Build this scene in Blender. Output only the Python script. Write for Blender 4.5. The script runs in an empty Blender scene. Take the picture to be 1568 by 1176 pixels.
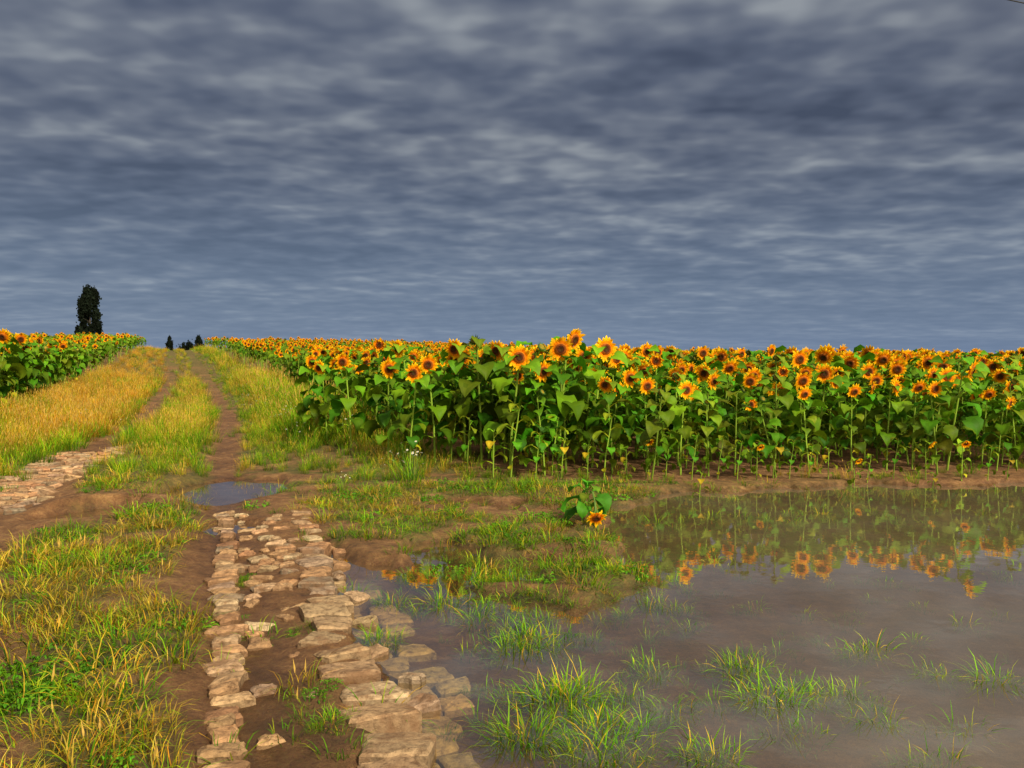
import bpy, math, random
import numpy as np
from mathutils import Vector, Matrix
random.seed(7); rng=np.random.default_rng(7)
scene=bpy.context.scene
EYE=1.6
# ---------------------------------------------------------------- helpers
def hsh(ix,iy,s):
    n=(ix.astype(np.int64)*374761393+iy.astype(np.int64)*668265263+s*974711)&0x7fffffff
    n=((n^(n>>13))*1274126177)&0x7fffffff
    return ((n^(n>>16))&0xffff)/65535.0
def vnoise(x,y,s=0):
    ix=np.floor(x);iy=np.floor(y);fx=x-ix;fy=y-iy
    fx=fx*fx*(3-2*fx);fy=fy*fy*(3-2*fy)
    a=hsh(ix,iy,s);b=hsh(ix+1,iy,s);c=hsh(ix,iy+1,s);d=hsh(ix+1,iy+1,s)
    return (a*(1-fx)+b*fx)*(1-fy)+(c*(1-fx)+d*fx)*fy
def fbm(x,y,o=4,s=0):
    v=0;a=.5;t=0
    for i in range(o):
        v=v+a*vnoise(x*2**i+i*17.3,y*2**i+i*9.1,s+i);t+=a;a*=.5
    return v/t
def sst(a,b,x):
    t=np.clip((x-a)/(b-a),0,1);return t*t*(3-2*t)
def poly_sd(px,py,P):
    x=np.asarray(px,float);y=np.asarray(py,float)
    best=np.full(x.shape,1e9);ins=np.zeros(x.shape,bool)
    n=len(P)
    for i in range(n):
        ax,ay=P[i];bx,by=P[(i+1)%n]
        dx=bx-ax;dy=by-ay
        t=np.clip(((x-ax)*dx+(y-ay)*dy)/(dx*dx+dy*dy+1e-12),0,1)
        d=(x-ax-t*dx)**2+(y-ay-t*dy)**2
        best=np.minimum(best,d)
        c=((ay>y)!=(by>y))&(x<(bx-ax)*(y-ay)/((by-ay)+1e-12)+ax)
        ins^=c
    d=np.sqrt(best)
    return np.where(ins,d,-d)
def G(u,v):   # image pixel position projected onto level ground -> world x,y
    d=2088.0/(v-548.0); return ((u-784)/1305.0*d,d)
# ---------------------------------------------------------------- layout
RR=np.array([(6,-20),(0.0,0.0),(-1.05,3.47),(-1.45,4.62),(-2.3,6.9),(-3.48,10.3),(-4.95,14.7),(-7.6,22.7),(-14.2,40),(-46,120),(-80,205)],float)
RL=np.array([(4.0,-20),(-1.5,0),(-2.55,3.4),(-3.35,4.6),(-4.4,6.6),(-5.4,9.3),(-6.1,11.2),(-7.0,14.2),(-9.45,22),(-16.1,40),(-48,120),(-82,205)],float)
def XR(y): return np.interp(y,RR[:,1],RR[:,0])
def XL(y): return np.interp(y,RL[:,1],RL[:,0])
def XC(y): return np.interp(y,[0,3.6,4.6,6.9,8.2,9],[.3,-.53,-.98,-1.62,-2.05,-2.3]) # right stone row
WP=[G(494,838),G(560,866),G(640,878),G(720,905),G(800,920),G(870,935),G(930,925),G(965,905),G(970,875),G(945,850),G(920,815),G(965,785),
    G(1010,760),G(1150,750),G(1300,745),G(1568,742),(12,10.7),(17,10),(19,4),(14,-2),(4,-3),(.3,.5),(-.3,2.4),G(600,1176),G(570,1090),G(545,1010),G(520,950),G(488,885)]
PUD=[(G(342,755),.68,1.0),(G(250,762),.45,.34),(G(130,797),.5,.55),(G(345,813),.28,.3)]
FR=[(-3.3,18.0),(-2.2,14.9),(-.78,11.9),(0.0,10.7),(1.76,10.5),(3.76,10.9),(7.3,11.3),(30,12.0),(110,16),(240,60),(240,230),(-78,215),(-43.4,120),(-11.1,40),(-5.1,23.5)]
FL=[(-10.6,17.2),(-14.6,27),(-19.0,38),(-51.5,120),(-84,210),(-230,200),(-230,60),(-60,13),(-22,11.5),(-12,13.6)]
def hill(x,y):
    s=-.366*x+.93*y; t=.93*x+.366*y
    return 2.5*sst(22,128,s)*(1-sst(15,85,t))-1.6*sst(135,230,s)*(1-sst(15,85,t))
def height(x,y):
    x=np.asarray(x,float);y=np.asarray(y,float)
    dr=np.abs(x-XR(y))*.95;dl=np.abs(x-XL(y))*.95
    n=fbm(x*.9,y*.9,4,3)-.5; nf=fbm(x*5,y*5,4,9)-.5; nr=fbm(x*14,y*14,3,19)-.5
    h=.07+.06*n+.032*nf+.014*nr
    h=h-.055*np.exp(-(dr/.28)**2)-.05*np.exp(-(dl/.3)**2)
    h=h+.3*sst(.8,3.6,(XL(y)-x))*sst(9,18,y)+.16*sst(.5,1.6,x-XR(y))*sst(11,16,y)*(1-sst(3,6,x-XR(y)))
    h=h+.06*sst(.1,.7,-x+XR(y))*sst(.1,.7,x-XL(y))
    sd=poly_sd(x,y,WP)
    edge=(fbm(x*1.9,y*1.9,4,21)-.5)*(.3+.5*sst(-.2,1,x))+(fbm(x*7,y*7,3,23)-.5)*.22
    w=sst(-.16,.2,sd+edge*(1-sst(.9,2.2,sd)))
    h=np.maximum(h,.03+.03*nf)*(1-w)+(-.075+.04*(fbm(x*1.1,y*1.1,3,5)-.5))*w
    low=sst(-1.4,-.9,x)*(1-sst(1.2,2,x))*sst(5.6,6.2,y)*(1-sst(9,9.8,y))
    h=h-low*.10*sst(.5,.62,fbm(x*1.7,y*1.7,3,61))
    for (c,rx,ry) in PUD:
        q=((x-c[0])/rx)**2+((y-c[1])/ry)**2+(fbm(x*3,y*3,3,31)-.5)*1.0
        k=1-sst(.7,1.5,q); h=h*(1-k)-.035*k
    h=np.where((sd<-1.5)&(np.abs(y-9)>4.5),np.maximum(h,.012),h)
    return h+hill(x,y)
def hz(x,y): return float(height(np.array([x]),np.array([y]))[0])
# ---------------------------------------------------------------- materials
def newmat(name):
    m=bpy.data.materials.new(name);m.use_nodes=True;nt=m.node_tree;nt.nodes.clear();return m,nt
def N(nt,t,**k):
    n=nt.nodes.new(t)
    for a,b in k.items():
        if a.startswith('i_'):
            key=a[2:]; key=int(key) if key.isdigit() else key.replace('_',' ')
            n.inputs[key].default_value=b
        else: setattr(n,a,b)
    return n
def ramp(nt,stops,interp='LINEAR'):
    r=nt.nodes.new('ShaderNodeValToRGB');e=r.color_ramp.elements;r.color_ramp.interpolation=interp
    while len(e)<len(stops):e.new(.5)
    for i,(p,c) in enumerate(stops):
        e[i].position=p;e[i].color=(*c,1) if len(c)==3 else c
    return r
def foliage_mat(name,trans=.3,rough=.55,var=.35,spec=.3):
    m,nt=newmat(name);L=nt.links
    at=N(nt,'ShaderNodeAttribute',attribute_name='Col')
    oi=N(nt,'ShaderNodeObjectInfo')
    mr=N(nt,'ShaderNodeMapRange');mr.inputs[3].default_value=1-var;mr.inputs[4].default_value=1+var
    L.new(oi.outputs['Random'],mr.inputs[0])
    sc=N(nt,'ShaderNodeVectorMath',operation='SCALE');L.new(at.outputs['Color'],sc.inputs[0]);L.new(mr.outputs[0],sc.inputs['Scale'])
    p=N(nt,'ShaderNodeBsdfPrincipled',i_Roughness=rough);p.inputs['Specular IOR Level'].default_value=spec
    L.new(sc.outputs[0],p.inputs['Base Color'])
    t=N(nt,'ShaderNodeBsdfTranslucent');L.new(sc.outputs[0],t.inputs['Color'])
    mx=N(nt,'ShaderNodeMixShader',i_0=trans);L.new(p.outputs[0],mx.inputs[1]);L.new(t.outputs[0],mx.inputs[2])
    o=N(nt,'ShaderNodeOutputMaterial');L.new(mx.outputs[0],o.inputs[0]);return m
M_leaf=foliage_mat('sunflower_leaf',.2,.55,.35,.12)
M_petal=foliage_mat('sunflower_petal',.25,.6,.12,.05)
M_grass=foliage_mat('grass_blade',.25,.6,.38,.1)
M_tree=foliage_mat('conifer_foliage',.1,.8,.1,.05)
def ground_mat():
    m,nt=newmat('muddy_ground');L=nt.links
    geo=N(nt,'ShaderNodeNewGeometry')
    def noise(s,d=6,r=.6):
        n=N(nt,'ShaderNodeTexNoise',i_Scale=s,i_Detail=float(d),i_Roughness=r);L.new(geo.outputs['Position'],n.inputs['Vector']);return n
    n1=noise(1.3);n2=noise(9,8,.7);n3=noise(60,5,.8)
    r1=ramp(nt,[(.38,(.09,.036,.012)),(.5,(.27,.12,.042)),(.62,(.54,.29,.11))]);
    a=N(nt,'ShaderNodeMix',data_type='FLOAT',i_0=.6);L.new(n1.outputs[0],a.inputs[2]);L.new(n2.outputs[0],a.inputs[3]);
    a2=N(nt,'ShaderNodeMix',data_type='FLOAT',i_0=.35);L.new(a.outputs[0],a2.inputs[2]);L.new(n3.outputs[0],a2.inputs[3]);L.new(a2.outputs[0],r1.inputs[0])
    g=ramp(nt,[(.3,(.03,.06,.006)),(.5,(.10,.11,.012)),(.7,(.27,.18,.03))]);L.new(n2.outputs[0],g.inputs[0])
    at=N(nt,'ShaderNodeAttribute',attribute_name='grass')
    ad=N(nt,'ShaderNodeMath',operation='MULTIPLY_ADD',i_1=.8);L.new(at.outputs['Fac'],ad.inputs[0]);
    sb=N(nt,'ShaderNodeMath',operation='MULTIPLY_ADD',i_1=2.2,i_2=-1.1);L.new(n3.outputs[0],sb.inputs[0]);L.new(sb.outputs[0],ad.inputs[2]);ad.use_clamp=True
    mx=N(nt,'ShaderNodeMix',data_type='RGBA');L.new(ad.outputs[0],mx.inputs[0]);L.new(r1.outputs[0],mx.inputs[6]);L.new(g.outputs[0],mx.inputs[7])
    w=N(nt,'ShaderNodeAttribute',attribute_name='wet')
    dk=N(nt,'ShaderNodeMix',data_type='RGBA',blend_type='MULTIPLY');dk.inputs[7].default_value=(.6,.57,.54,1);L.new(w.outputs['Fac'],dk.inputs[0]);L.new(mx.outputs[2],dk.inputs[6])
    p=N(nt,'ShaderNodeBsdfPrincipled')
    L.new(dk.outputs[2],p.inputs['Base Color'])
    ro=N(nt,'ShaderNodeMapRange');ro.inputs[3].default_value=.9;ro.inputs[4].default_value=.27;L.new(w.outputs['Fac'],ro.inputs[0]);L.new(ro.outputs[0],p.inputs['Roughness'])
    b=N(nt,'ShaderNodeBump',i_Strength=1.0,i_Distance=.06);L.new(n2.outputs[0],b.inputs['Height'])
    b2=N(nt,'ShaderNodeBump',i_Strength=1.0,i_Distance=.014);L.new(n3.outputs[0],b2.inputs['Height']);L.new(b.outputs[0],b2.inputs['Normal']);L.new(b2.outputs[0],p.inputs['Normal'])
    o=N(nt,'ShaderNodeOutputMaterial');L.new(p.outputs[0],o.inputs[0]);return m
def water_mat():
    m,nt=newmat('muddy_water');L=nt.links
    geo=N(nt,'ShaderNodeNewGeometry')
    n=N(nt,'ShaderNodeTexNoise',i_Scale=4.0,i_Detail=4.0);L.new(geo.outputs['Position'],n.inputs['Vector'])
    b=N(nt,'ShaderNodeBump',i_Strength=.06,i_Distance=.02);L.new(n.outputs[0],b.inputs['Height'])
    n2=N(nt,'ShaderNodeTexNoise',i_Scale=.9,i_Detail=4.0);L.new(geo.outputs['Position'],n2.inputs['Vector'])
    r=ramp(nt,[(.35,(.26,.20,.11)),(.65,(.36,.30,.19))]);L.new(n2.outputs[0],r.inputs[0])
    d=N(nt,'ShaderNodeBsdfDiffuse');L.new(r.outputs[0],d.inputs[0])
    t=N(nt,'ShaderNodeBsdfTransparent');t.inputs[0].default_value=(.86,.82,.68,1)
    # silt hangs in the deeper open water, the margin by the paving is clear
    sx=N(nt,'ShaderNodeSeparateXYZ');L.new(geo.outputs['Position'],sx.inputs[0])
    mr=N(nt,'ShaderNodeMapRange');mr.inputs[1].default_value=-.2;mr.inputs[2].default_value=2.4;mr.inputs[3].default_value=.92;mr.inputs[4].default_value=.62;L.new(sx.outputs[0],mr.inputs[0])
    m1=N(nt,'ShaderNodeMixShader');L.new(mr.outputs[0],m1.inputs[0]);L.new(d.outputs[0],m1.inputs[1]);L.new(t.outputs[0],m1.inputs[2])
    g=N(nt,'ShaderNodeBsdfGlossy',i_Roughness=.01);g.inputs[0].default_value=(1,1,1,1);L.new(b.outputs[0],g.inputs['Normal'])
    # Schlick reflectance, the same from above and below the surface
    dp=N(nt,'ShaderNodeVectorMath',operation='DOT_PRODUCT');L.new(geo.outputs['Incoming'],dp.inputs[0]);L.new(geo.outputs['Normal'],dp.inputs[1])
    ab=N(nt,'ShaderNodeMath',operation='ABSOLUTE');L.new(dp.outputs['Value'],ab.inputs[0])
    su=N(nt,'ShaderNodeMath',operation='SUBTRACT',i_0=1.0);L.new(ab.outputs[0],su.inputs[1])
    pw=N(nt,'ShaderNodeMath',operation='POWER',i_1=4.0);L.new(su.outputs[0],pw.inputs[0])
    f=N(nt,'ShaderNodeMath',operation='MULTIPLY_ADD',i_1=.85,i_2=.12);L.new(pw.outputs[0],f.inputs[0])
    m2=N(nt,'ShaderNodeMixShader');L.new(f.outputs[0],m2.inputs[0]);L.new(m1.outputs[0],m2.inputs[1]);L.new(g.outputs[0],m2.inputs[2])
    o=N(nt,'ShaderNodeOutputMaterial');L.new(m2.outputs[0],o.inputs[0]);return m
def stone_mat(name='buff_stone',mud=.8):
    m,nt=newmat(name);L=nt.links
    at=N(nt,'ShaderNodeAttribute',attribute_name='Col')
    geo=N(nt,'ShaderNodeNewGeometry')
    n=N(nt,'ShaderNodeTexNoise',i_Scale=22.0,i_Detail=8.0,i_Roughness=.7);L.new(geo.outputs['Position'],n.inputs['Vector'])
    r=ramp(nt,[(.34,(.3,.24,.17)),(.5,(.88,.84,.78)),(.66,(1.2,1.15,1.05))]);L.new(n.outputs[0],r.inputs[0])
    mx=N(nt,'ShaderNodeMix',data_type='RGBA',blend_type='MULTIPLY',i_0=1.0);L.new(at.outputs['Color'],mx.inputs[6]);L.new(r.outputs[0],mx.inputs[7])
    n4=N(nt,'ShaderNodeTexNoise',i_Scale=5.0,i_Detail=6.0,i_Roughness=.7);L.new(geo.outputs['Position'],n4.inputs['Vector'])
    mr=N(nt,'ShaderNodeMapRange');mr.inputs[1].default_value=.48;mr.inputs[2].default_value=.62;mr.inputs[3].default_value=0;mr.inputs[4].default_value=mud;L.new(n4.outputs[0],mr.inputs[0])
    m3=N(nt,'ShaderNodeMix',data_type='RGBA');m3.inputs[7].default_value=(.22,.11,.045,1);L.new(mr.outputs[0],m3.inputs[0]);L.new(mx.outputs[2],m3.inputs[6])
    p=N(nt,'ShaderNodeBsdfPrincipled',i_Roughness=.65);L.new(m3.outputs[2],p.inputs['Base Color'])
    b=N(nt,'ShaderNodeBump',i_Strength=1.0,i_Distance=.02);L.new(n.outputs[0],b.inputs['Height']);L.new(b.outputs[0],p.inputs['Normal'])
    o=N(nt,'ShaderNodeOutputMaterial');L.new(p.outputs[0],o.inputs[0]);return m
def plain(name,col,rough=.8):
    m,nt=newmat(name);L=nt.links
    tc=N(nt,'ShaderNodeTexCoord');n=N(nt,'ShaderNodeTexNoise',i_Scale=8.0,i_Detail=5.0);L.new(tc.outputs['Object'],n.inputs['Vector'])
    r=ramp(nt,[(.3,tuple(c*.6 for c in col)),(.7,tuple(c*1.3 for c in col))]);L.new(n.outputs[0],r.inputs[0])
    p=N(nt,'ShaderNodeBsdfPrincipled',i_Roughness=rough);L.new(r.outputs[0],p.inputs['Base Color'])
    o=N(nt,'ShaderNodeOutputMaterial');L.new(p.outputs[0],o.inputs[0]);return m
# ---------------------------------------------------------------- mesh builder
class MB:
    def __init__(s): s.v=[];s.f=[];s.c=[];s.m=[]
    def face(s,pts,col,mi=0):
        b=len(s.v);s.v.extend([tuple(p) for p in pts]);s.f.append(tuple(range(b,b+len(pts))));s.c.append(col);s.m.append(mi)
    def grid(s,rows,colfn,mi=0):
        b=len(s.v);w=len(rows[0])
        for r in rows:
            for p in r:s.v.append(tuple(p))
        for i in range(len(rows)-1):
            for j in range(w-1):
                a=b+i*w+j;s.f.append((a,a+1,a+w+1,a+w));s.c.append(colfn(i,j) if callable(colfn) else colfn);s.m.append(mi)
    def tube(s,path,rad,col,n=6,mi=0):
        rows=[]
        for i,p in enumerate(path):
            p=Vector(p);q=Vector(path[min(i+1,len(path)-1)])-Vector(path[max(i-1,0)])
            q.normalize();a=q.orthogonal().normalized()
            if i and a.dot(pa)<0:a=-a
            pa=a;bb=q.cross(a)
            rows.append([p+rad[i]*(math.cos(2*math.pi*k/n)*a+math.sin(2*math.pi*k/n)*bb) for k in range(n+1)])
        s.grid(rows,col,mi)
    def obj(s,name,mats,smooth=True,link=True):
        me=bpy.data.meshes.new(name);me.from_pydata(s.v,[],s.f)
        for m in mats:me.materials.append(m)
        me.polygons.foreach_set('material_index',s.m)
        me.polygons.foreach_set('use_smooth',[smooth]*len(s.f))
        ca=me.color_attributes.new('Col','FLOAT_COLOR','CORNER')
        arr=[]
        for f,c in zip(s.f,s.c):arr.extend([c[0],c[1],c[2],1]*len(f))
        ca.data.foreach_set('color',arr);me.update()
        o=bpy.data.objects.new(name,me)
        if link:scene.collection.objects.link(o)
        return o
def jit(c,a=.2,r=random):
    k=1+r.uniform(-a,a);return (c[0]*k*(1+r.uniform(-a,a)*.5),c[1]*k,c[2]*k)
# ---------------------------------------------------------------- sunflower
def add_leaf(mb,base,az,elev,L,W,droop,col,r):
    d=Vector((math.cos(az),math.sin(az),0));side=Vector((-math.sin(az),math.cos(az),0))
    pet=L*.55;p=Vector(base);e=elev
    path=[p.copy()]
    for k in range(3):
        p=p+(d*math.cos(e)+Vector((0,0,math.sin(e))))*pet/3;e-=.15;path.append(p.copy())
    mb.tube(path,[.007,.006,.005,.004],(col[0]*1.6,col[1]*1.3,col[2]*1.3),3,0)
    prof=[(0,.12),(.07,.62),(.22,.98),(.42,.9),(.62,.62),(.82,.28),(1,.02)]
    rows=[];pt=0;roll=r.uniform(-.6,.6);e-=.2
    for t,w in prof:
        p=p+(d*math.cos(e)+Vector((0,0,math.sin(e))))*L*(t-pt);e-=droop*(t-pt)*1.6;pt=t
        up=Vector((0,0,1))*math.cos(e)-d*math.sin(e)
        s2=(side*math.cos(roll)+up*math.sin(roll))
        u2=(up*math.cos(roll)-side*math.sin(roll))
        hw=w*W*.5;back=-d*.25*hw if t<.15 else Vector()
        wv=r.uniform(-.1,.1)*L
        rows.append([p+s2*hw+u2*(hw*.22+wv)+back,p+s2*hw*.5+u2*hw*.2,p,p-s2*hw*.5+u2*hw*.2,p-s2*hw+u2*(hw*.22-wv)+back])
    mb.grid(rows,lambda i,j:jit(col,.14,r),0)
def add_head(mb,c,nrm,R,r,opened=1.0):
    nrm=Vector(nrm).normalized();a=nrm.orthogonal().normalized();b=nrm.cross(a)
    rd=R*.46
    rings=[(-.035,0.15),(-.03,.7),(0,1.02),(.012,.98)]
    rows=[[c+nrm*h*R/.15+rd*q*(math.cos(2*math.pi*k/14)*a+math.sin(2*math.pi*k/14)*b) for k in range(15)] for h,q in rings]
    mb.grid(rows,(.10,.2,.03),0)
    rings=[(.012,1.0),(.028,.85),(.034,.6),(.030,.35),(.022,.02)]
    cols=[(.55,.17,.012),(.26,.07,.012),(.09,.025,.01),(.07,.035,.012)]
    rows=[[c+nrm*h*R/.15*1.05+rd*q*(math.cos(2*math.pi*k/14)*a+math.sin(2*math.pi*k/14)*b) for k in range(15)] for h,q in rings]
    mb.grid(rows,lambda i,j:jit(cols[i],.3,r),1)
    for ring in range(2):
        n=18
        for k in range(n):
            if r.random()<.1:continue
            th=2*math.pi*(k+.5*ring+r.uniform(-.25,.25))/n
            d=math.cos(th)*a+math.sin(th)*b;s=-math.sin(th)*a+math.cos(th)*b
            Lp=(R-rd)*r.uniform(.7,1.2)*(1 if ring==0 else .92);cu=r.uniform(-.6,.8)+(1-opened)*1.2
            w=R*.125;rows=[]
            for t,ww in [(0,.6),(.35,1),(.72,.75),(1,.06)]:
                p=c+d*(rd*.93+Lp*t*math.cos(cu*t))+nrm*(Lp*math.sin(cu*t)*t+.006+.006*ring)
                rows.append([p+s*w*ww,p+nrm*.006,p-s*w*ww])
            f=r.uniform(.82,1.05)
            cl=[(.98*f,.27*f,.003),(1.0*f,.46*f,.004),(1.0*f,.64*f,.010)]
            mb.grid(rows,lambda i,j:cl[i],1)
    for k in range(14):
        th=2*math.pi*k/14+r.uniform(-.1,.1);d=math.cos(th)*a+math.sin(th)*b;s=-math.sin(th)*a+math.cos(th)*b
        p0=c+d*rd*.95-nrm*.01;p1=p0+d*R*.28-nrm*r.uniform(0,.03)
        mb.face([p0+s*R*.1,p1,p0-s*R*.1],(.10,.22,.03),0)
def add_bud(mb,c,nrm,R,r):
    nrm=Vector(nrm).normalized();a=nrm.orthogonal().normalized();b=nrm.cross(a)
    rings=[(-.6,.2),(-.45,.8),(-.1,1),(.25,.8),(.4,.3),(.42,.02)]
    mb.grid([[c+nrm*h*R+R*q*(math.cos(2*math.pi*k/10)*a+math.sin(2*math.pi*k/10)*b) for k in range(11)] for h,q in rings],lambda i,j:jit((.1,.17,.03) if i<3 else (.3,.22,.02),.2,r),0)
    for k in range(16):
        th=k*2.4;d=math.cos(th)*a+math.sin(th)*b;s=-math.sin(th)*a+math.cos(th)*b
        p0=c+d*R*.9-nrm*.01;p1=p0+d*R*.6+nrm*R*r.uniform(0,.8)
        mb.face([p0+s*R*.22,p1,p0-s*R*.22],jit((.09,.19,.03),.2,r),0)
def sunflower(seed,kind='open',H=1.6,R=.15,nleaf=15,low=.3,yaw=0,down=.2,tone=(.082,.22,.007),lf=1.0):
    r=random.Random(seed);mb=MB()
    bx,by=r.uniform(-.1,.1),r.uniform(-.06,.06)
    fd=Vector((math.sin(yaw),-math.cos(yaw),0))
    path=[(0,0,-.05),(bx*.3,by*.3,H*.35),(bx,by,H*.72),(bx*1.3,by*1.3,H*.93)]
    neck=Vector(path[-1])+fd*.05+Vector((0,0,H*.055))
    path+= [tuple(neck),tuple(neck+fd*.05+Vector((0,0,-.012)))]
    rs=[q*(1 if H>1 else .6) for q in [.018,.016,.014,.011,.010,.012]]
    mb.tube(path,rs,(.26,.40,.04),6,0)
    def at(z):
        for i in range(len(path)-2):
            if path[i][2]<=z<=path[i+1][2]:
                t=(z-path[i][2])/(path[i+1][2]-path[i][2]);return Vector(path[i]).lerp(Vector(path[i+1]),t)
        return Vector(path[3])
    az=r.uniform(0,6)
    for i in range(nleaf):
        f=i/(nleaf-1);z=H*(low+(.93-low)*f);az+=2.4+r.uniform(-.4,.4)
        L=.24*lf*(.55+.9*math.sin(math.pi*min(1,(.25+.75*(1-f)))*.75))*r.uniform(.6,1.15)
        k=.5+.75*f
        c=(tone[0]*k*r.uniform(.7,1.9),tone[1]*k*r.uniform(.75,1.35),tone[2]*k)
        if f<.1:
            c=(.15,.28,.010)
            if r.random()<.25:c=(.4,.38,.015)
            L*=.8
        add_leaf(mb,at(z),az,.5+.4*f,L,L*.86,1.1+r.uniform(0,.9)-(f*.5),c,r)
    n=fd+Vector((0,0,-down))
    hc=Vector(path[-1])+fd*.012
    if kind=='open':add_head(mb,hc,n,R,r)
    elif kind=='half':add_head(mb,hc,n,R*.85,r,.35)
    elif kind=='bud':add_bud(mb,hc,fd+Vector((0,0,.6)),.055,r)
    return mb
MS=[M_leaf,M_petal]
PR=[]
specs=[('open',0,.10),('open',.35,.25),('open',-.45,.2),('open',.1,.0),('open',-.15,.5),('open',.9,.3),('half',.2,.1),('bud',0,0),('bud',1,0)]
for i,(k,yw,dn) in enumerate(specs):
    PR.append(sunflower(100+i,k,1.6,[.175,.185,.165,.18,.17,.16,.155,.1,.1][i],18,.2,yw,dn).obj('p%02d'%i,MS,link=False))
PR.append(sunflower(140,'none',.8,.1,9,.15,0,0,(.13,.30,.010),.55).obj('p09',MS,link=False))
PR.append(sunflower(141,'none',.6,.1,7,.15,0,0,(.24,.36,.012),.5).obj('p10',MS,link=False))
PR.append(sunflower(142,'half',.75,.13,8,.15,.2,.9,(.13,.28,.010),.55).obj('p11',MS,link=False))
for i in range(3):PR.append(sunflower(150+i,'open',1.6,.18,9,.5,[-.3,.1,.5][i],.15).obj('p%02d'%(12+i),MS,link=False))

def scatter(name,protos,P):
    """P rows: x,y,z,rx,ry,rz,scale,idx"""
    P=np.array(P,float)
    coll=bpy.data.collections.new(name+'_variants')
    for o in protos:coll.objects.link(o)
    me=bpy.data.meshes.new(name);me.from_pydata([tuple(p) for p in P[:,:3]],[],[])
    a=me.attributes.new('rot','FLOAT_VECTOR','POINT');a.data.foreach_set('vector',P[:,3:6].ravel())
    a=me.attributes.new('scl','FLOAT','POINT');a.data.foreach_set('value',P[:,6])
    a=me.attributes.new('idx','INT','POINT');a.data.foreach_set('value',P[:,7].astype(np.int32))
    ob=bpy.data.objects.new(name,me);scene.collection.objects.link(ob)
    ng=bpy.data.node_groups.new(name,'GeometryNodeTree')
    ng.interface.new_socket('Geometry',in_out='INPUT',socket_type='NodeSocketGeometry')
    ng.interface.new_socket('Geometry',in_out='OUTPUT',socket_type='NodeSocketGeometry')
    gi=ng.nodes.new('NodeGroupInput');go=ng.nodes.new('NodeGroupOutput')
    ci=ng.nodes.new('GeometryNodeCollectionInfo');ci.inputs['Collection'].default_value=coll
    ci.inputs['Separate Children'].default_value=True;ci.inputs['Reset Children'].default_value=True
    ip=ng.nodes.new('GeometryNodeInstanceOnPoints');ip.inputs['Pick Instance'].default_value=True
    def na(n,t):
        x=ng.nodes.new('GeometryNodeInputNamedAttribute');x.data_type=t;x.inputs['Name'].default_value=n;return x.outputs['Attribute']
    L=ng.links
    L.new(gi.outputs[0],ip.inputs['Points']);L.new(ci.outputs[0],ip.inputs['Instance'])
    L.new(na('rot','FLOAT_VECTOR'),ip.inputs['Rotation']);L.new(na('scl','FLOAT'),ip.inputs['Scale']);L.new(na('idx','INT'),ip.inputs['Instance Index'])
    L.new(ip.outputs[0],go.inputs[0])
    mod=ob.modifiers.new('scatter','NODES');mod.node_group=ng
    return ob
def jgrid(x0,x1,y0,y1,sp):
    nx=int((x1-x0)/sp);ny=int((y1-y0)/sp)
    X,Y=np.meshgrid(np.arange(nx),np.arange(ny))
    X=x0+(X+.5+rng.uniform(-.4,.4,X.shape))*sp;Y=y0+(Y+.5+rng.uniform(-.4,.4,Y.shape))*sp
    return X.ravel(),Y.ravel()
def field_pts(poly,bands,hmin,hmax,xr,inset=.1,bud=.12):
    out=[]
    for y0,y1,sp in bands:
        x,y=jgrid(xr[0],xr[1],y0,y1,sp)
        k=(poly_sd(x,y,poly)>inset)&(np.abs(x)<y*.85+4)
        x=x[k];y=y[k];z=height(x,y)
        n=len(x);far=y0>=30
        pn=np.array([.13,.14,.14,.12,.13,.10,.10,.06,.0]);pn=pn/pn.sum()*(1-bud);pn[7]+=bud*.6;pn[8]+=bud*.4
        idx=rng.choice([0,1,2,3,4,5,6,7,8],n,p=pn) if not far else rng.choice([12,13,14,7],n,p=[(1-bud)/3]*3+[bud])
        s=(rng.uniform(hmin,hmax,n)+rng.normal(0,.07,n))/1.6*(1.03-.12*fbm(x*.4,y*.4,3,77))
        rz=rng.normal(0,.5,n)-.05
        out.append(np.stack([x,y,z,rng.normal(0,.08,n),rng.normal(0,.08,n),rz,s,idx],1))
    return np.concatenate(out)
def hero(u,v,D,idx,yaw=0):
    x=(u-784)/1305*D;H=1.6-(v-548)/1305*D
    y=D+.12;z=hz(x,y)
    return [x,y,z,0,0,yaw,(H-z)/(1.6*.985),idx]
HER=[(573,527,14,6),(535,553,13.5,0),(498,562,14,2),(478,553,15,1),(506,556,15,4),(592,563,12.2,1),(625,570,11.6,3),(665,557,12,0),(688,548,12.5,4),(712,533,12.2,2),(720,547,12.6,0),
(737,520,12,7),(780,546,11.2,3),(822,567,11.3,1),(830,530,12,8),(856,518,11.5,5),(868,533,11.3,0),(908,533,11.8,3),(940,588,11.2,2),(960,577,11.5,1),(996,590,11.2,0),(1054,600,11.6,3),
(1085,582,12.2,1),(1093,570,12.6,2),(1160,583,12.2,0),(1188,596,12,4),(1145,575,12.8,3),(1230,549,13,0),(1198,547,14,7),(1275,583,12.5,1),(1295,572,13,2),(1320,568,13.3,3),(1350,582,12.5,0),
(1407,603,12.4,5),(1453,580,12.5,3),(1415,553,13.8,1),(1380,556,14,0),(1513,603,12,4),(1560,592,12.4,0),(1545,575,13,2),(1478,575,13,1),(1250,560,13.5,8),(1110,562,13.4,4),(900,575,12,1)]
near=field_pts(FR,[(10.3,14,.49),(14,22,.5)],1.15,1.68,(-8,20),.08,.25)
hp=np.array([hero(*h,yaw=random.uniform(-.3,.3)) for h in HER])
keep=np.ones(len(near),bool)
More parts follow.
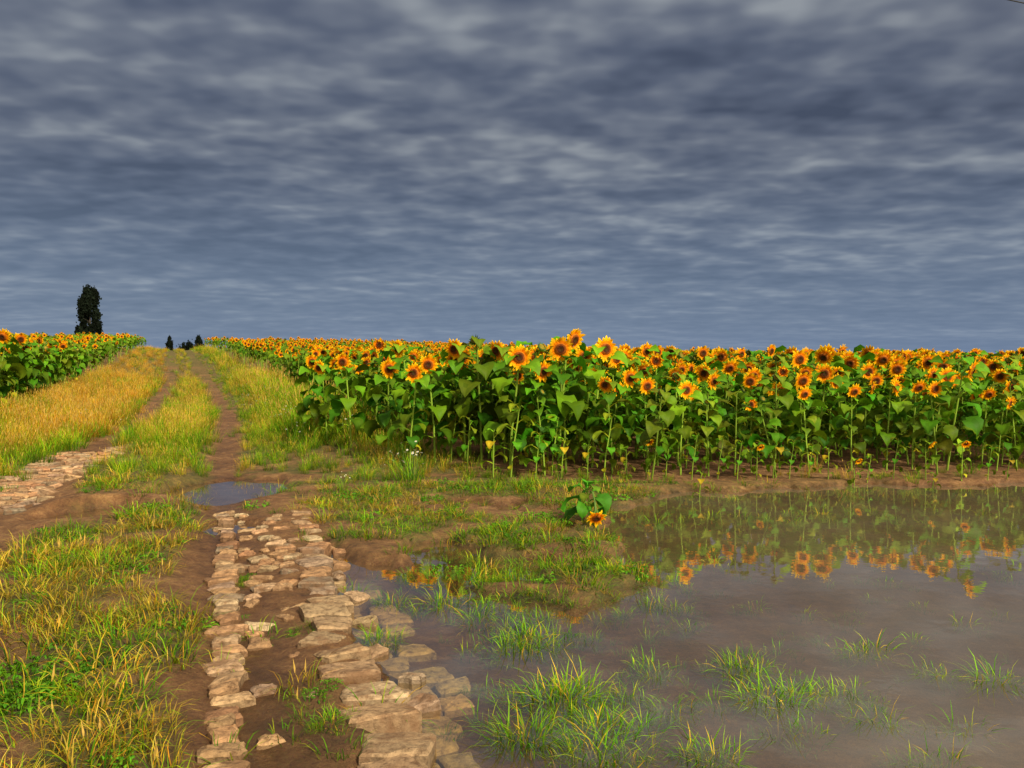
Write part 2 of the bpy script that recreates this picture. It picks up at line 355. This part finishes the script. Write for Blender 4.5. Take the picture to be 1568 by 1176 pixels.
for h in hp:
    d=np.hypot(near[:,0]-h[0],near[:,1]-h[1]);keep&=d>.3
    fr=(np.abs(near[:,0]/near[:,1]-h[0]/h[1])<.012)&(near[:,1]<h[1])&(near[:,6]*1.6>h[6]*1.6-.2);near[fr,6]*=.86
near=near[keep]
F1=field_pts(FR,[(22,34,.66),(34,60,1.0),(60,110,1.6),(110,215,3.)],1.42,1.72,(-90,130),.1,.2)
scatter('sunflower_field',PR,np.concatenate([near,hp,F1]))
PR2=[]
for i,o in enumerate(PR):
    q=bpy.data.objects.new('q%02d'%i,o.data);PR2.append(q)
F2=field_pts(FL,[(13,34,.5),(34,60,.95),(60,125,1.6)],1.45,1.8,(-110,-8),.1,.55)
scatter('sunflower_field',PR2,F2)
def stray(x,y,idx,s,rz,tilt=0):
    o=bpy.data.objects.new('sunflower_plant',PR[idx].data);scene.collection.objects.link(o)
    o.location=(x,y,hz(x,y));o.rotation_euler=(tilt,0,rz);o.scale=(s,)*3
for (u,v,idx,s) in [(755,738,10,1.1),(782,738,9,1.15),(645,705,9,1.0),(600,695,10,.9),(690,720,9,.9),(900,742,10,.8),(1072,762,10,.7),(845,735,9,.9),(960,748,10,.6),(1060,745,9,.7),(1130,742,9,.6),(1185,740,10,.8),(1310,745,11,.55),(1330,742,9,.5),(1420,742,11,.6),(1475,743,11,.6),(1430,750,10,.5),(1240,740,9,.6),(1515,742,9,.6),(1545,740,10,.6),(715,730,9,1.0),(570,672,9,1.0),(1020,742,9,.85),(925,742,9,1),
  (860,738,10,.8),(990,742,11,.7),(1100,742,9,.7),(1270,742,10,.6),(1370,740,9,.7),(820,742,9,.8),(670,712,10,1),(1210,742,9,.7),(1160,744,11,.6)]:
    x,y=G(u,v);stray(x,y,idx,s*random.uniform(.9,1.15),random.uniform(-.6,.6))
mb=sunflower(301,'none',.34,.1,15,.1,0,0,(.07,.20,.010),.58)
add_head(mb,Vector((.03,-.22,.10)),Vector((.1,-.8,-.6)),.10,random.Random(5))
mb.tube([(.0,-.02,.30),(.01,-.12,.31),(.02,-.2,.22),(.03,-.21,.12)],[.011,.011,.01,.012],(.13,.22,.04),6,0)
o=mb.obj('sunflower_plant',MS);x,y=G(905,812);o.location=(x,y,hz(x,y))
# ---------------------------------------------------------------- grass tufts
def tuft(seed,n,R,Hh,w,cols,lean=.6,seedhead=0,r2=None):
    r=random.Random(seed);mb=MB()
    for k in range(n):
        th=r.uniform(0,6.28);q=R*math.sqrt(r.random());x=q*math.cos(th);y=q*math.sin(th)
        h=Hh*r.uniform(.35,1.2);az=th+r.uniform(-1,1);d=Vector((math.cos(az),math.sin(az),0));s=Vector((-d.y,d.x,0))
        a=r.uniform(.05,lean);p=Vector((x,y,-.02));c=jit(r.choice(cols),.25,r);rows=[];ww=w*r.uniform(.6,1.2)
        seg=3
        for i in range(seg+1):
            t=i/seg;k2=(1-t**2)*.95+.05
            rows.append([p+s*ww*.5*k2,p-s*ww*.5*k2])
            p=p+(d*math.sin(a)+Vector((0,0,math.cos(a))))*h/seg;a+=lean*.7*r.uniform(.4,1)
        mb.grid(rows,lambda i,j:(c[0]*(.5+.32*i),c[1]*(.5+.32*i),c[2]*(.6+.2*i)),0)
        if r.random()<seedhead:
            p=Vector(rows[-1][0]);mb.grid([[p+s*.002,p-s*.002],[p+Vector((0,0,.03))+s*.006,p+Vector((0,0,.03))-s*.006],[p+d*.02+Vector((0,0,.09)),p+d*.021+Vector((0,0,.09))]],(.6,.38,.08),0)
    return mb
GR=[(.14,.36,.005),(.08,.26,.005),(.22,.43,.007),(.36,.43,.010)]
GD=[(.70,.45,.03),(.62,.31,.02),(.44,.37,.02),(.72,.54,.07)]
OR=[(.72,.25,.015),(.66,.34,.02),(.76,.43,.03)]
TF=[]
def addT(mb): TF.append(mb.obj('t%02d'%len(TF),[M_grass],link=False))
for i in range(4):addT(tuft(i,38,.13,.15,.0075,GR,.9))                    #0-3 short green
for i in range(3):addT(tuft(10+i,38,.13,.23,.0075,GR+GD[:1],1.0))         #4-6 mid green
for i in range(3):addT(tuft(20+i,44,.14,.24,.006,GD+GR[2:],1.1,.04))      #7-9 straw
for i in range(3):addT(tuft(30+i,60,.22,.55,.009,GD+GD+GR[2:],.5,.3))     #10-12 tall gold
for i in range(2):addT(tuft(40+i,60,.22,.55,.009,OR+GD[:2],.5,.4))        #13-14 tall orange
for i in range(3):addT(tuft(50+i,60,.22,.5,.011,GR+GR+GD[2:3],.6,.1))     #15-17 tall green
def weed(seed,n,R,L,col):
    r=random.Random(seed);mb=MB()
    for k in range(n):
        th=r.uniform(0,6.28);q=R*math.sqrt(r.random());add_leaf(mb,(q*math.cos(th),q*math.sin(th),r.uniform(-.01,.04)),th+r.uniform(-.8,.8),r.uniform(.3,1.0),L*r.uniform(.6,1.2),L*.5,1.2,jit(col,.3,r),r)
    return mb
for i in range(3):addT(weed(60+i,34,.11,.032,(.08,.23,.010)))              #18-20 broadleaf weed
def daisy(seed):
    r=random.Random(seed);mb=tuft(seed,40,.14,.34,.007,GR,.6)
    for k in range(7):
        th=r.uniform(0,6.28);q=.18*math.sqrt(r.random());h=r.uniform(.22,.40)
        p=Vector((q*math.cos(th),q*math.sin(th),h));mb.tube([(p.x*.6,p.y*.6,0),tuple(p)],[.002,.0015],(.12,.22,.04),3,0)
        n=Vector((r.uniform(-.7,.7),r.uniform(-.7,.3),1)).normalized();a=n.orthogonal().normalized();b=n.cross(a)
        for j in range(8):
            t=j*.785;d=math.cos(t)*a+math.sin(t)*b;s=n.cross(d)
            mb.face([p+d*.004-s*.002,p+d*.012-s*.003,p+d*.013+s*.003,p+d*.004+s*.002],(.7,.7,.62),0)
        mb.face([p+n*.003+.005*(math.cos(j*1.05)*a+math.sin(j*1.05)*b) for j in range(6)],(.7,.45,.03),0)
    return mb
for i in range(2):addT(daisy(70+i))                                        #21-22
def stone_zone(x,y):
    return (y<8.5)&(x>-.352*y-.12)&(x<XC(y)+.2)
def gdens(x,y):
    dr=np.abs(x-XR(y))*.95;dl=np.abs(x-XL(y))*.95
    nn=fbm(x*1.3,y*1.3,4,41);n5=fbm(x*2.6,y*2.6,3,47)
    wl=np.where(y<8,.45,.28)
    far=sst(10,16,y)
    g=sst(.0,.25,dr-.18+(nn-.5)*.5)*sst(.0,.3,dl-wl+(nn-.5)*1.3)
    patch=(.10+.85*sst(.42,.53,.45*nn+.55*n5))*(1-far)+far
    mid=(x<XR(y)-.1)&(x>XL(y))
    patch=np.where(mid,np.maximum(patch,.2+.75*sst(.34,.48,.5*nn+.5*n5)),patch)
    land=(x>-1.9)&(x<2.2)&(y>5.5)&(y<10.6)
    patch=np.where(land,np.maximum(patch,.15+.7*sst(.38,.52,.4*nn+.6*n5)),patch)
    g=g*patch
    g=np.where(stone_zone(x,y),.17*sst(.45,.6,nn),g)
    f=np.maximum(poly_sd(x,y,FR),poly_sd(x,y,FL))
    g=g*(1-.88*sst(-.2,.4,f))
    bare=sst(1.0,2.4,x)*sst(9.3,9.9,y)
    g=g*(1-.6*bare)
    for (c,rx,ry) in PUD[:3]:
        g=g*(1-.85*np.exp(-((x-c[0]*.97)/(rx*1.1))**2-((y-c[1]+.6)/(ry*1.2))**2))
    h=height(x,y)-hill(x,y)
    g=g*sst(-.03,.01,h)
    cx=np.interp(y,[8.6,13.8],[-5.35,-6.75]);pz=(np.abs(x-cx)<.45)&(y>8.3)&(y<13.9)
    return np.where(pz,g*.08,g)
TP=[]
def put(x,y,idx,s,tilt=.12):
    TP.append([x,y,0,rng.normal(0,tilt),rng.normal(0,tilt),rng.uniform(0,6.28),s,idx])
def fill(x0,x1,y0,y1,sp,fn):
    x,y=jgrid(x0,x1,y0,y1,sp);k=(np.abs(x)<y*.75+2.);x=x[k];y=y[k];g=gdens(x,y);k=rng.random(len(x))<g;x=x[k];y=y[k]
    ns=fbm(x*.8,y*.8,3,55)
    for a,b,c in zip(x,y,ns):fn(a,b,c)
def fnear(x,y,c):
    leftz=x<XR(y)-.1; r=rng.random()
    gold=(.38 if leftz else .18)+(c-.5)*1.6
    if y>8.5 and x<0: gold+=.05
    if r<gold: put(x,y,rng.integers(7,10),rng.uniform(.45,1.0) if leftz else rng.uniform(.4,.85))
    elif r<gold+.09: put(x,y,rng.integers(18,21),rng.uniform(.6,1.1))
    elif leftz: put(x,y,rng.integers(0,7),rng.uniform(.5,1.05))
    else: put(x,y,rng.integers(0,7),rng.uniform(.35,.9))
fill(-9,10,2.2,10.5,.13,fnear)
def fmid(x,y,c):
    left=x<XL(y);mid=(not left) and x<XR(y);r=rng.random()
    vy=sst(9,17,y)
    if left:
        dist=XL(y)-x
        gold=.15+.6*vy+(c-.5)*1.6
        if dist<.9:gold-=.3
        if dist>2.6 and y<19:gold-=.35
        idx=(rng.integers(13,15) if rng.random()<.75*sst(13,18,y) else rng.integers(10,13)) if r<gold else rng.integers(15,18)
        put(x,y,idx,rng.uniform(.25,.65)+.3*vy)
    elif mid:
        gold=.1+.6*sst(13,18,y)+(c-.5)*1.2
        if min(XR(y)-x,x-XL(y))<.45:gold-=.3
        idx=rng.integers(10,13) if r<gold else rng.integers(15,18)
        put(x,y,idx,rng.uniform(.25,.5)+.2*sst(11,16,y))
    else:
        gold=.10+.35*sst(14,30,y)+(c-.5)*1.4
        idx=rng.integers(10,13) if r<gold else (21 if r>.98 else rng.integers(15,18))
        k=sst(.3,1.8,x-XR(y))
        hgt=(.3+.85*k)*sst(12,18,y)+.34*(1-sst(12,18,y))
        if x>-1.5:hgt=min(hgt,.5)
        put(x,y,idx,hgt*rng.uniform(.55,1.35) if idx<20 else 1.2)
fill(-16,8,10.5,24,.22,fmid)
fill(-26,0,24,45,.4,fmid)
fill(-62,-8,45,130,.9,fmid)
def clump(u,v,n,sx,sy,lo,hi,kinds):
    x0,y0=G(u,v)
    for k in range(int(n)):
        a=rng.normal(0,1.05);b=rng.normal(0,1.05);f=max(.45,1-.25*(a*a+b*b)**.5)
        TP.append([x0+a*sx,y0+b*sy,-9,rng.normal(0,.15),rng.normal(0,.15),rng.uniform(0,6.28),rng.uniform(lo,hi)*f,rng.choice(kinds)])
gk=[0,1,2,3,4,5,6,4,5,6,0]
for c in [(700,925,20,.28,.14,.55,1.05),(765,950,17,.25,.11,.55,1.05),(790,990,17,.17,.10,.65,1.15),(850,980,13,.15,.09,.65,1.1),(870,1075,22,.14,.08,.8,1.3),(905,1120,14,.12,.06,.8,1.25),(805,1140,8,.05,.04,.75,1.15),
          (1110,1030,18,.19,.09,.6,1.0),(1170,1078,22,.16,.055,.6,1.05),(1270,1062,11,.14,.05,.55,.9),(1325,1000,9,.07,.05,.55,.9),(1440,1035,6,.06,.04,.5,.75),(1540,1050,7,.07,.05,.55,.9),(1360,1110,7,.07,.04,.55,.85),(1325,1080,6,.07,.04,.5,.85),
          (572,985,9,.06,.08,.5,.9),(545,905,8,.06,.07,.5,.9),(600,925,5,.07,.05,.45,.8),(1000,1030,5,.04,.05,.65,1.),(640,885,12,.16,.1,.5,.9),(1090,1165,7,.08,.03,.75,1.1),(675,1120,2,.02,.02,.6,.9),(940,1165,9,.09,.03,.85,1.2),
          (1000,925,14,.12,.09,.5,.95),(1045,960,5,.07,.06,.45,.75),(920,880,20,.3,.2,.5,.9),(840,870,20,.4,.22,.5,.95),(1240,790,18,1.1,.25,.5,.85),(1450,790,18,1.2,.25,.5,.85),(1200,762,26,1.3,.14,.5,.9),(1450,752,26,1.3,.12,.5,.9),(1110,790,14,.4,.25,.5,.8),(1430,1172,6,.06,.02,.7,1.),
          (740,890,16,.3,.14,.5,.9),(1060,860,6,.25,.25,.4,.7),(1000,800,14,.4,.3,.5,.85),(735,1060,3,.04,.04,.5,.8),(960,1075,7,.06,.05,.55,.95),(1500,960,4,.1,.06,.4,.65),(500,1150,6,.03,.03,.4,.7),(1150,930,4,.12,.1,.3,.5),(1230,1130,6,.1,.04,.5,.8),(1030,1100,7,.07,.05,.55,.9),(1480,1120,5,.07,.04,.5,.7),(1250,980,4,.1,.05,.35,.55),(1400,980,4,.1,.05,.35,.55)]:
    clump(*c,gk)
for k in range(640):
    x=rng.uniform(-.7,4.2);y=rng.uniform(3.4,9.)
    if fbm(np.array([x*1.6]),np.array([y*1.6]),3,88)[0]>.52 and x>XC(np.array(y))+.8:
        TP.append([x,y,0,0,0,rng.uniform(0,6.28),rng.uniform(.28,.58),rng.integers(0,4)])
clump(470,985,8,.05,.09,.4,.6,[0,1,18]);clump(480,1090,9,.05,.1,.4,.7,[0,1,18,19]);clump(370,900,12,.04,.35,.3,.5,[0,1,18]);clump(370,970,8,.05,.2,.35,.55,[18,19]);clump(35,1120,14,.12,.12,.8,1.3,[18,19,20]);clump(530,1120,4,.04,.1,.4,.6,[0,18])
for c in [(440,668,8,.6,.5),(630,748,5,.25,.4),(60,660,6,.9,.8),(385,622,5,.5,1.5)]:
    clump(c[0],c[1],c[2],c[3],c[4],.9,1.4,[21,22])
TA=np.array(TP);hh=height(TA[:,0],TA[:,1]);TA[:,2]=np.maximum(hh,-.035)
scatter('grass',TF,TA)
# ---------------------------------------------------------------- stones
def block(mb,cx,cy,cz,lx,ly,lz,rz,tx,ty,col,r):
    R=Matrix.Rotation(rz,3,'Z')@Matrix.Rotation(tx,3,'X')@Matrix.Rotation(ty,3,'Y')
    b=min(.014,lz*.25)
    skew=[(r.uniform(-.14,.14)*lx,r.uniform(-.14,.14)*ly) for _ in range(4)]
    levels=[(-lz/2,0),(lz/2-b,0),(lz/2-b*.3,b*.7),(lz/2,b*1.8)]
    outl=[];nseg=3
    for (z,ins) in levels:
        row=[]
        cs=[(-1,-1),(1,-1),(1,1),(-1,1)]
        pts=[Vector((sx*(lx/2-ins)+skew[i][0],sy*(ly/2-ins)+skew[i][1],z)) for i,(sx,sy) in enumerate(cs)]
        for i in range(4):
            for k in range(nseg+1):
                t=[.07,.35,.68,.93][k];row.append(pts[i].lerp(pts[(i+1)%4],t))
        outl.append(row)
    n=len(outl[0]);js=[Vector((r.uniform(-1,1),r.uniform(-1,1),0))*.009 for _ in range(n)]
    base=len(mb.v)
    for row in outl:
        for i,p in enumerate(row):
            q=R@(p+js[i]+Vector((0,0,r.uniform(-.005,.005))))+Vector((cx,cy,cz));mb.v.append(tuple(q))
    for l in range(len(outl)-1):
        for i in range(n):
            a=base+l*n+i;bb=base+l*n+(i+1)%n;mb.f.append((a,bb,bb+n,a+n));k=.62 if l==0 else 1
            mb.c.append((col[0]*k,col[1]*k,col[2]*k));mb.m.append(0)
    c=R@Vector((0,0,lz/2+r.uniform(-.006,.006)))+Vector((cx,cy,cz));ci=len(mb.v);mb.v.append(tuple(c))
    for i in range(n):
        mb.f.append((base+3*n+i,base+3*n+(i+1)%n,ci));mb.c.append(col);mb.m.append(0)
r=random.Random(11)
SC=[(.56,.36,.19),(.47,.31,.17),(.58,.41,.24),(.46,.25,.12),(.54,.31,.15),(.37,.26,.17)]
mb=MB();ang=math.atan(.335)
y=3.0
while y<8.5:     # left row, low in the mud
    x=-.338*y-.0;w=r.uniform(.12,.2);l=r.uniform(.09,.16)
    if r.random()<.93:
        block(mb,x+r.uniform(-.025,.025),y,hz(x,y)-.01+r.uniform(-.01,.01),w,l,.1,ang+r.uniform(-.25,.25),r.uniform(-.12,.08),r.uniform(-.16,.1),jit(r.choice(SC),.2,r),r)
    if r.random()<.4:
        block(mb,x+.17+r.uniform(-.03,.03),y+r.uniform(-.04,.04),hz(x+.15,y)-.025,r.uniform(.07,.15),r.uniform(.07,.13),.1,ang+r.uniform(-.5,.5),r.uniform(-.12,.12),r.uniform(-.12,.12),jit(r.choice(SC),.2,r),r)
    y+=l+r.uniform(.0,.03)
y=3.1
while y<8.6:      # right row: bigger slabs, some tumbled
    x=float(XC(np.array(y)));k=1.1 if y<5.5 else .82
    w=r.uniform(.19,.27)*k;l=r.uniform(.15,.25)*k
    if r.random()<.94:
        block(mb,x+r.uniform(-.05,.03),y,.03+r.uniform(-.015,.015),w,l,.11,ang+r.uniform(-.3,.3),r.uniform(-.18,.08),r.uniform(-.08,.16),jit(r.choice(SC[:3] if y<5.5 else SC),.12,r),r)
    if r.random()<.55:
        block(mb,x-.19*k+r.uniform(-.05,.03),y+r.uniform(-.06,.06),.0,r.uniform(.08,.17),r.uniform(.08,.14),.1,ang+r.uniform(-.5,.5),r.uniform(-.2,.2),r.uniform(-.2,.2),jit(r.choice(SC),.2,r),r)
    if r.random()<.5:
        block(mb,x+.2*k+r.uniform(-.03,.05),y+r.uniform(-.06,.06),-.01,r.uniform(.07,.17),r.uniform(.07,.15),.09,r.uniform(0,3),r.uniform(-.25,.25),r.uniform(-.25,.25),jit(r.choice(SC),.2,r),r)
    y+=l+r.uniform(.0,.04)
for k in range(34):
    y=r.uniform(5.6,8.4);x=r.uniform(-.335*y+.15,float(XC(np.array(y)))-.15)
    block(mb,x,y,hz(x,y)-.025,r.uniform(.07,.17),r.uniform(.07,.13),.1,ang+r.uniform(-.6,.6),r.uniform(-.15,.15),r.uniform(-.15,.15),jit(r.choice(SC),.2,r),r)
M_stone=stone_mat()
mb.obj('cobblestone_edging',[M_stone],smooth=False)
mb=MB()
dv=Vector((-.36,.93)).normalized();sv=Vector((.93,.36)).normalized()
for i in range(15):
    for j in range(4):
        if j==3 and r.random()<.4:continue
        p=Vector((-.36,3.1))+dv*(i*.2)+sv*((j-1)*.2+r.uniform(-.008,.008)+(.05 if i%2 else 0))
        block(mb,p.x,p.y,-.062+r.uniform(-.003,.003),.18,.178,.07,math.atan(.36)+r.uniform(-.04,.04),r.uniform(-.02,.02),r.uniform(-.02,.02),jit((.60,.42,.18),.14,r),r)
mb.obj('submerged_pavers',[stone_mat('silty_paver',.3)],smooth=False)
mb=MB()
dv=Vector((-.26,.965)).normalized();sv=Vector((dv.y,-dv.x))
for i in range(50):
    for j in range(5):
        if j==4 and r.random()<.5: continue
        if r.random()<.12:continue
        e=.01 if j<3 else .08
        p=Vector((-5.6,8.3))+dv*(i*.118)+sv*(j*.205-.15+(.1 if i%2 else 0)+r.uniform(-e,e))
        block(mb,p.x,p.y,hz(p.x,p.y)-.018+r.uniform(-.014,.012)*(1+1.5*(j>2)),.19,.10,.08,math.atan2(sv.y,sv.x)+r.uniform(-.1,.1)*(1+4*(j>2)),r.uniform(-.08,.08)*(1+3*(j>2)),r.uniform(-.08,.08)*(1+3*(j>2)),jit(r.choice(SC),.22,r),r)
mb.obj('brick_paving',[M_stone],smooth=False)
# ---------------------------------------------------------------- terrain sheet
def axis(lo,hi,st,far_lo,far_hi,g=1.04):
    c=list(np.arange(lo,hi,st));s=st;a=[];p=lo
    while p>far_lo: s*=g;p-=s;a.append(p)
    b=[];p=c[-1];s=st
    while p<far_hi: s*=g;p+=s;b.append(p)
    return np.array(a[::-1]+c+b)
ax=axis(-6.5,6.5,.034,-1500,1500);ay=axis(2.8,12.5,.034,-300,2500)
X,Y=np.meshgrid(ax,ay);nx,ny=len(ax),len(ay)
Z=height(X.ravel(),Y.ravel())
V=np.stack([X.ravel(),Y.ravel(),Z],1)
ii=(np.arange(ny-1)[:,None]*nx+np.arange(nx-1)[None,:]).ravel()
Fq=np.stack([ii,ii+1,ii+nx+1,ii+nx],1)
me=bpy.data.meshes.new('ground');me.vertices.add(len(V));me.vertices.foreach_set('co',V.ravel())
me.loops.add(Fq.size);me.loops.foreach_set('vertex_index',Fq.ravel());me.polygons.add(len(Fq))
me.polygons.foreach_set('loop_start',np.arange(0,Fq.size,4));me.polygons.foreach_set('loop_total',np.full(len(Fq),4))
me.polygons.foreach_set('use_smooth',np.ones(len(Fq),bool))
gd=gdens(V[:,0],V[:,1]);gd=np.where(V[:,1]>60,np.maximum(gd,.6),gd)
a=me.attributes.new('grass','FLOAT','POINT');a.data.foreach_set('value',gd)
rel=Z-hill(V[:,0],V[:,1]);wet=np.maximum((1-sst(.0,.06,rel))*(.3+.7*sst(-.03,-.005,rel)),.9*np.exp(-((V[:,0]-XR(V[:,1]))/.3)**2)*(V[:,1]<9.5))
a=me.attributes.new('wet','FLOAT','POINT');a.data.foreach_set('value',wet)
me.update(calc_edges=True);me.validate()
g=bpy.data.objects.new('ground',me);scene.collection.objects.link(g);me.materials.append(ground_mat())
me=bpy.data.meshes.new('puddle_water');me.from_pydata([(-7.5,-4,0),(21,-4,0),(21,12.5,0),(-7.5,12.5,0)],[],[(0,1,2,3)])
w=bpy.data.objects.new('puddle_water',me);scene.collection.objects.link(w);me.materials.append(water_mat())
# ---------------------------------------------------------------- trees
M_bark=plain('bark',(.06,.045,.03))
def tree(name,x,y,H,W,seed,shape,n=3500,leaf=.22):
    r=random.Random(seed);z0=hz(x,y);mb=MB()
    mb.tube([(0,0,-.2),(.05,0,H*.3),(0,.05,H*.7),(.05,0,H*.95)],[H*.022,H*.018,H*.01,.01],(.05,.04,.03),8,1)
    cl=[]
    for k in range(int(H*14)):
        t=r.uniform(.04,1);rad=W/2*shape(t)*.9;th=r.uniform(0,6.28);q=rad*math.sqrt(r.uniform(.05,1))
        c=Vector((q*math.cos(th),q*math.sin(th),t*H*.97));cl.append((c,r.uniform(.5,1.3)))
        b=Vector((0,0,max(.1,t*H-.8)));mb.tube([tuple(b),tuple((b+c)/2+Vector((0,0,-.05))),tuple(c)],[.03,.02,.008],(.05,.04,.03),4,1)
    for k in range(n):
        c,tone=r.choice(cl);s=.13*W*r.uniform(.5,1)
        p=c+Vector((r.gauss(0,.4),r.gauss(0,.4),r.gauss(0,.8)))*s
        d=Vector((r.uniform(-.6,.6),r.uniform(-.6,.6),r.uniform(.6,1.6))).normalized()*leaf*r.uniform(.5,1.2);e=d.orthogonal().normalized();e.rotate(Matrix.Rotation(r.uniform(0,6),3,d));e*=leaf*.4
        mb.face([p-e*.5,p+d*.5-e,p+d,p+d*.5+e],jit((.009*tone,.014*tone,.008*tone),.3,r),0)
    o=mb.obj(name,[M_tree,M_bark]);o.location=(x,y,z0);return o
col=lambda t:(.78+.22*math.sin(math.pi*min(1,t*1.1+.05)))*(1.1-.36*t)*(1 if t<.86 else math.sqrt(max(0.0,1-((t-.86)/.18)**2)))
con=lambda t:max(.05,(1-t)**.8)
ty=130;tx=-.4945*ty;tree('cypress_tree',tx,ty,12.0-hz(tx,ty),4.0,1,col,15000,.4)
ty=142;tx=-.4015*ty;tree('conifer_tree',tx,ty,4.9-hz(tx,ty),1.9,2,con,3000,.25)
tx=-.3675*ty;tree('conifer_tree',tx,ty,5.0-hz(tx,ty),2.4,3,con,3000,.25)
tx=-.3805*ty;tree('bush',tx,ty,3.7-hz(tx,ty),3.6,4,lambda t:math.sqrt(max(.05,1-t*t)),2500,.25)
# ---------------------------------------------------------------- power line + poles (poles stand outside this view)
M_cable=plain('cable',(.02,.02,.02),.6);M_wood=plain('weathered_wood',(.16,.12,.08))
A=Vector((-16.5,9.1,10));B=Vector((39.4,30.9,10))
mb=MB();pts=[]
for i in range(41):
    t=i/40;p=A.lerp(B,t);p.z+=.3-.4*4*t*(1-t);pts.append(tuple(p))
mb.tube(pts,[.014]*41,(.02,.02,.02),6,0);mb.obj('power_line',[M_cable])
for P in (A,B):
    z=hz(P.x,P.y);mb=MB();mb.tube([(P.x,P.y,z-.3),(P.x,P.y,z+5),(P.x,P.y,10.4)],[.16,.14,.11],(.1,.1,.1),10,0)
    mb.tube([(P.x-.3,P.y-.7,10.15),(P.x,P.y,10.15),(P.x+.3,P.y+.7,10.15)],[.06]*3,(.1,.1,.1),6,0)
    mb.tube([(P.x,P.y,10.15),(P.x,P.y,10.32)],[.04,.03],(.1,.1,.1),8,0)
    mb.obj('utility_pole',[M_wood])
# ---------------------------------------------------------------- sky
SD=Vector((.5,-.7,.62)).normalized()
W=bpy.data.worlds.new('World');scene.world=W;W.use_nodes=True;nt=W.node_tree;nt.nodes.clear();L=nt.links
sky=N(nt,'ShaderNodeTexSky');sky.sky_type='NISHITA';sky.sun_disc=False;sky.sun_elevation=math.asin(SD.z);sky.sun_rotation=math.atan2(SD.x,SD.y)
bg1=N(nt,'ShaderNodeBackground',i_Strength=.08);L.new(sky.outputs[0],bg1.inputs[0])
tc=N(nt,'ShaderNodeTexCoord');sp=N(nt,'ShaderNodeSeparateXYZ');L.new(tc.outputs['Generated'],sp.inputs[0])
def MT(op,a,b=None,c=None,clamp=False):
    n=nt.nodes.new('ShaderNodeMath');n.operation=op;n.use_clamp=clamp
    for i,v in enumerate((a,b,c)):
        if v is None:continue
        if isinstance(v,(int,float)):n.inputs[i].default_value=v
        else:L.new(v,n.inputs[i])
    return n.outputs[0]
zz=MT('ADD',MT('MAXIMUM',sp.outputs[2],0.0),.12)
px=MT('DIVIDE',sp.outputs[0],zz);py=MT('DIVIDE',sp.outputs[1],zz)
cmb=N(nt,'ShaderNodeCombineXYZ');L.new(px,cmb.inputs[0]);L.new(py,cmb.inputs[1])
def cn(scale,sx,sy,rot,det,rough,dist=0,loc=0):
    mp=N(nt,'ShaderNodeMapping');mp.inputs['Scale'].default_value=(sx,sy,1);mp.inputs['Rotation'].default_value=(0,0,rot);mp.inputs['Location'].default_value=(loc,loc*.7,0)
    L.new(cmb.outputs[0],mp.inputs[0]);n=N(nt,'ShaderNodeTexNoise',i_Scale=scale,i_Detail=float(det),i_Roughness=rough,i_Distortion=dist);L.new(mp.outputs[0],n.inputs['Vector']);return n.outputs[0]
nA=cn(1.0,.6,1.4,.15,3,.45,.3,3.1);nB=cn(5.8,.75,.95,.15,2,.4,.2,1.7);nC=cn(13,.85,.85,.1,1,.4,.1,5.0)
v=MT('ADD',MT('MULTIPLY',nA,.46),MT('ADD',MT('MULTIPLY',nB,.38),MT('MULTIPLY',nC,.16)))
cr=ramp(nt,[(.36,(.052,.065,.105)),(.46,(.092,.110,.160)),(.54,(.148,.168,.215)),(.65,(.29,.315,.345))]);L.new(v,cr.inputs[0])
hzf=MT('POWER',MT('SUBTRACT',1.0,MT('MULTIPLY',sp.outputs[2],4.0,None,True),None,True),1.6)
mh=N(nt,'ShaderNodeMix',data_type='RGBA');mh.inputs[7].default_value=(.17,.255,.41,1);L.new(MT('MULTIPLY',hzf,.8),mh.inputs[0]);L.new(cr.outputs[0],mh.inputs[6])
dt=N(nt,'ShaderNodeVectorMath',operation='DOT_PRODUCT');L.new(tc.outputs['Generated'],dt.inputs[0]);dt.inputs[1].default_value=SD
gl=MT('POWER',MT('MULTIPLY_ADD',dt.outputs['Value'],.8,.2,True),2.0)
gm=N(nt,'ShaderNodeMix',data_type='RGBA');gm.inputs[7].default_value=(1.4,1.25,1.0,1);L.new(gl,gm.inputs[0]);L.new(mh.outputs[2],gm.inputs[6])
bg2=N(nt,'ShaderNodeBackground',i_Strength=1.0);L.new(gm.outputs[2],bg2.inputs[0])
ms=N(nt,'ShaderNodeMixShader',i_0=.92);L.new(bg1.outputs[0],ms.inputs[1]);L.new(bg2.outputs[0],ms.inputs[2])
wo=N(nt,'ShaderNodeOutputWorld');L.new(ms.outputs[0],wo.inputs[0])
sl=bpy.data.lights.new('sun','SUN');sl.energy=4.5;sl.angle=math.radians(5);sl.color=(1,.9,.7)
so=bpy.data.objects.new('sun',sl);so.rotation_euler=(-SD).to_track_quat('-Z','Y').to_euler();scene.collection.objects.link(so)
# ---------------------------------------------------------------- camera
cam=bpy.data.cameras.new('camera');cam.sensor_width=36;cam.lens=29.96;cam.clip_end=6000;cam.clip_start=.05
co=bpy.data.objects.new('camera',cam);co.location=(0,0,EYE);co.rotation_euler=(math.radians(90-1.755),0,0);scene.collection.objects.link(co);scene.camera=co
scene.view_settings.view_transform='Standard';scene.view_settings.look='None';scene.view_settings.exposure=0
print('tufts',len(TA),'field',len(near)+len(F1),len(F2),'verts',len(V))
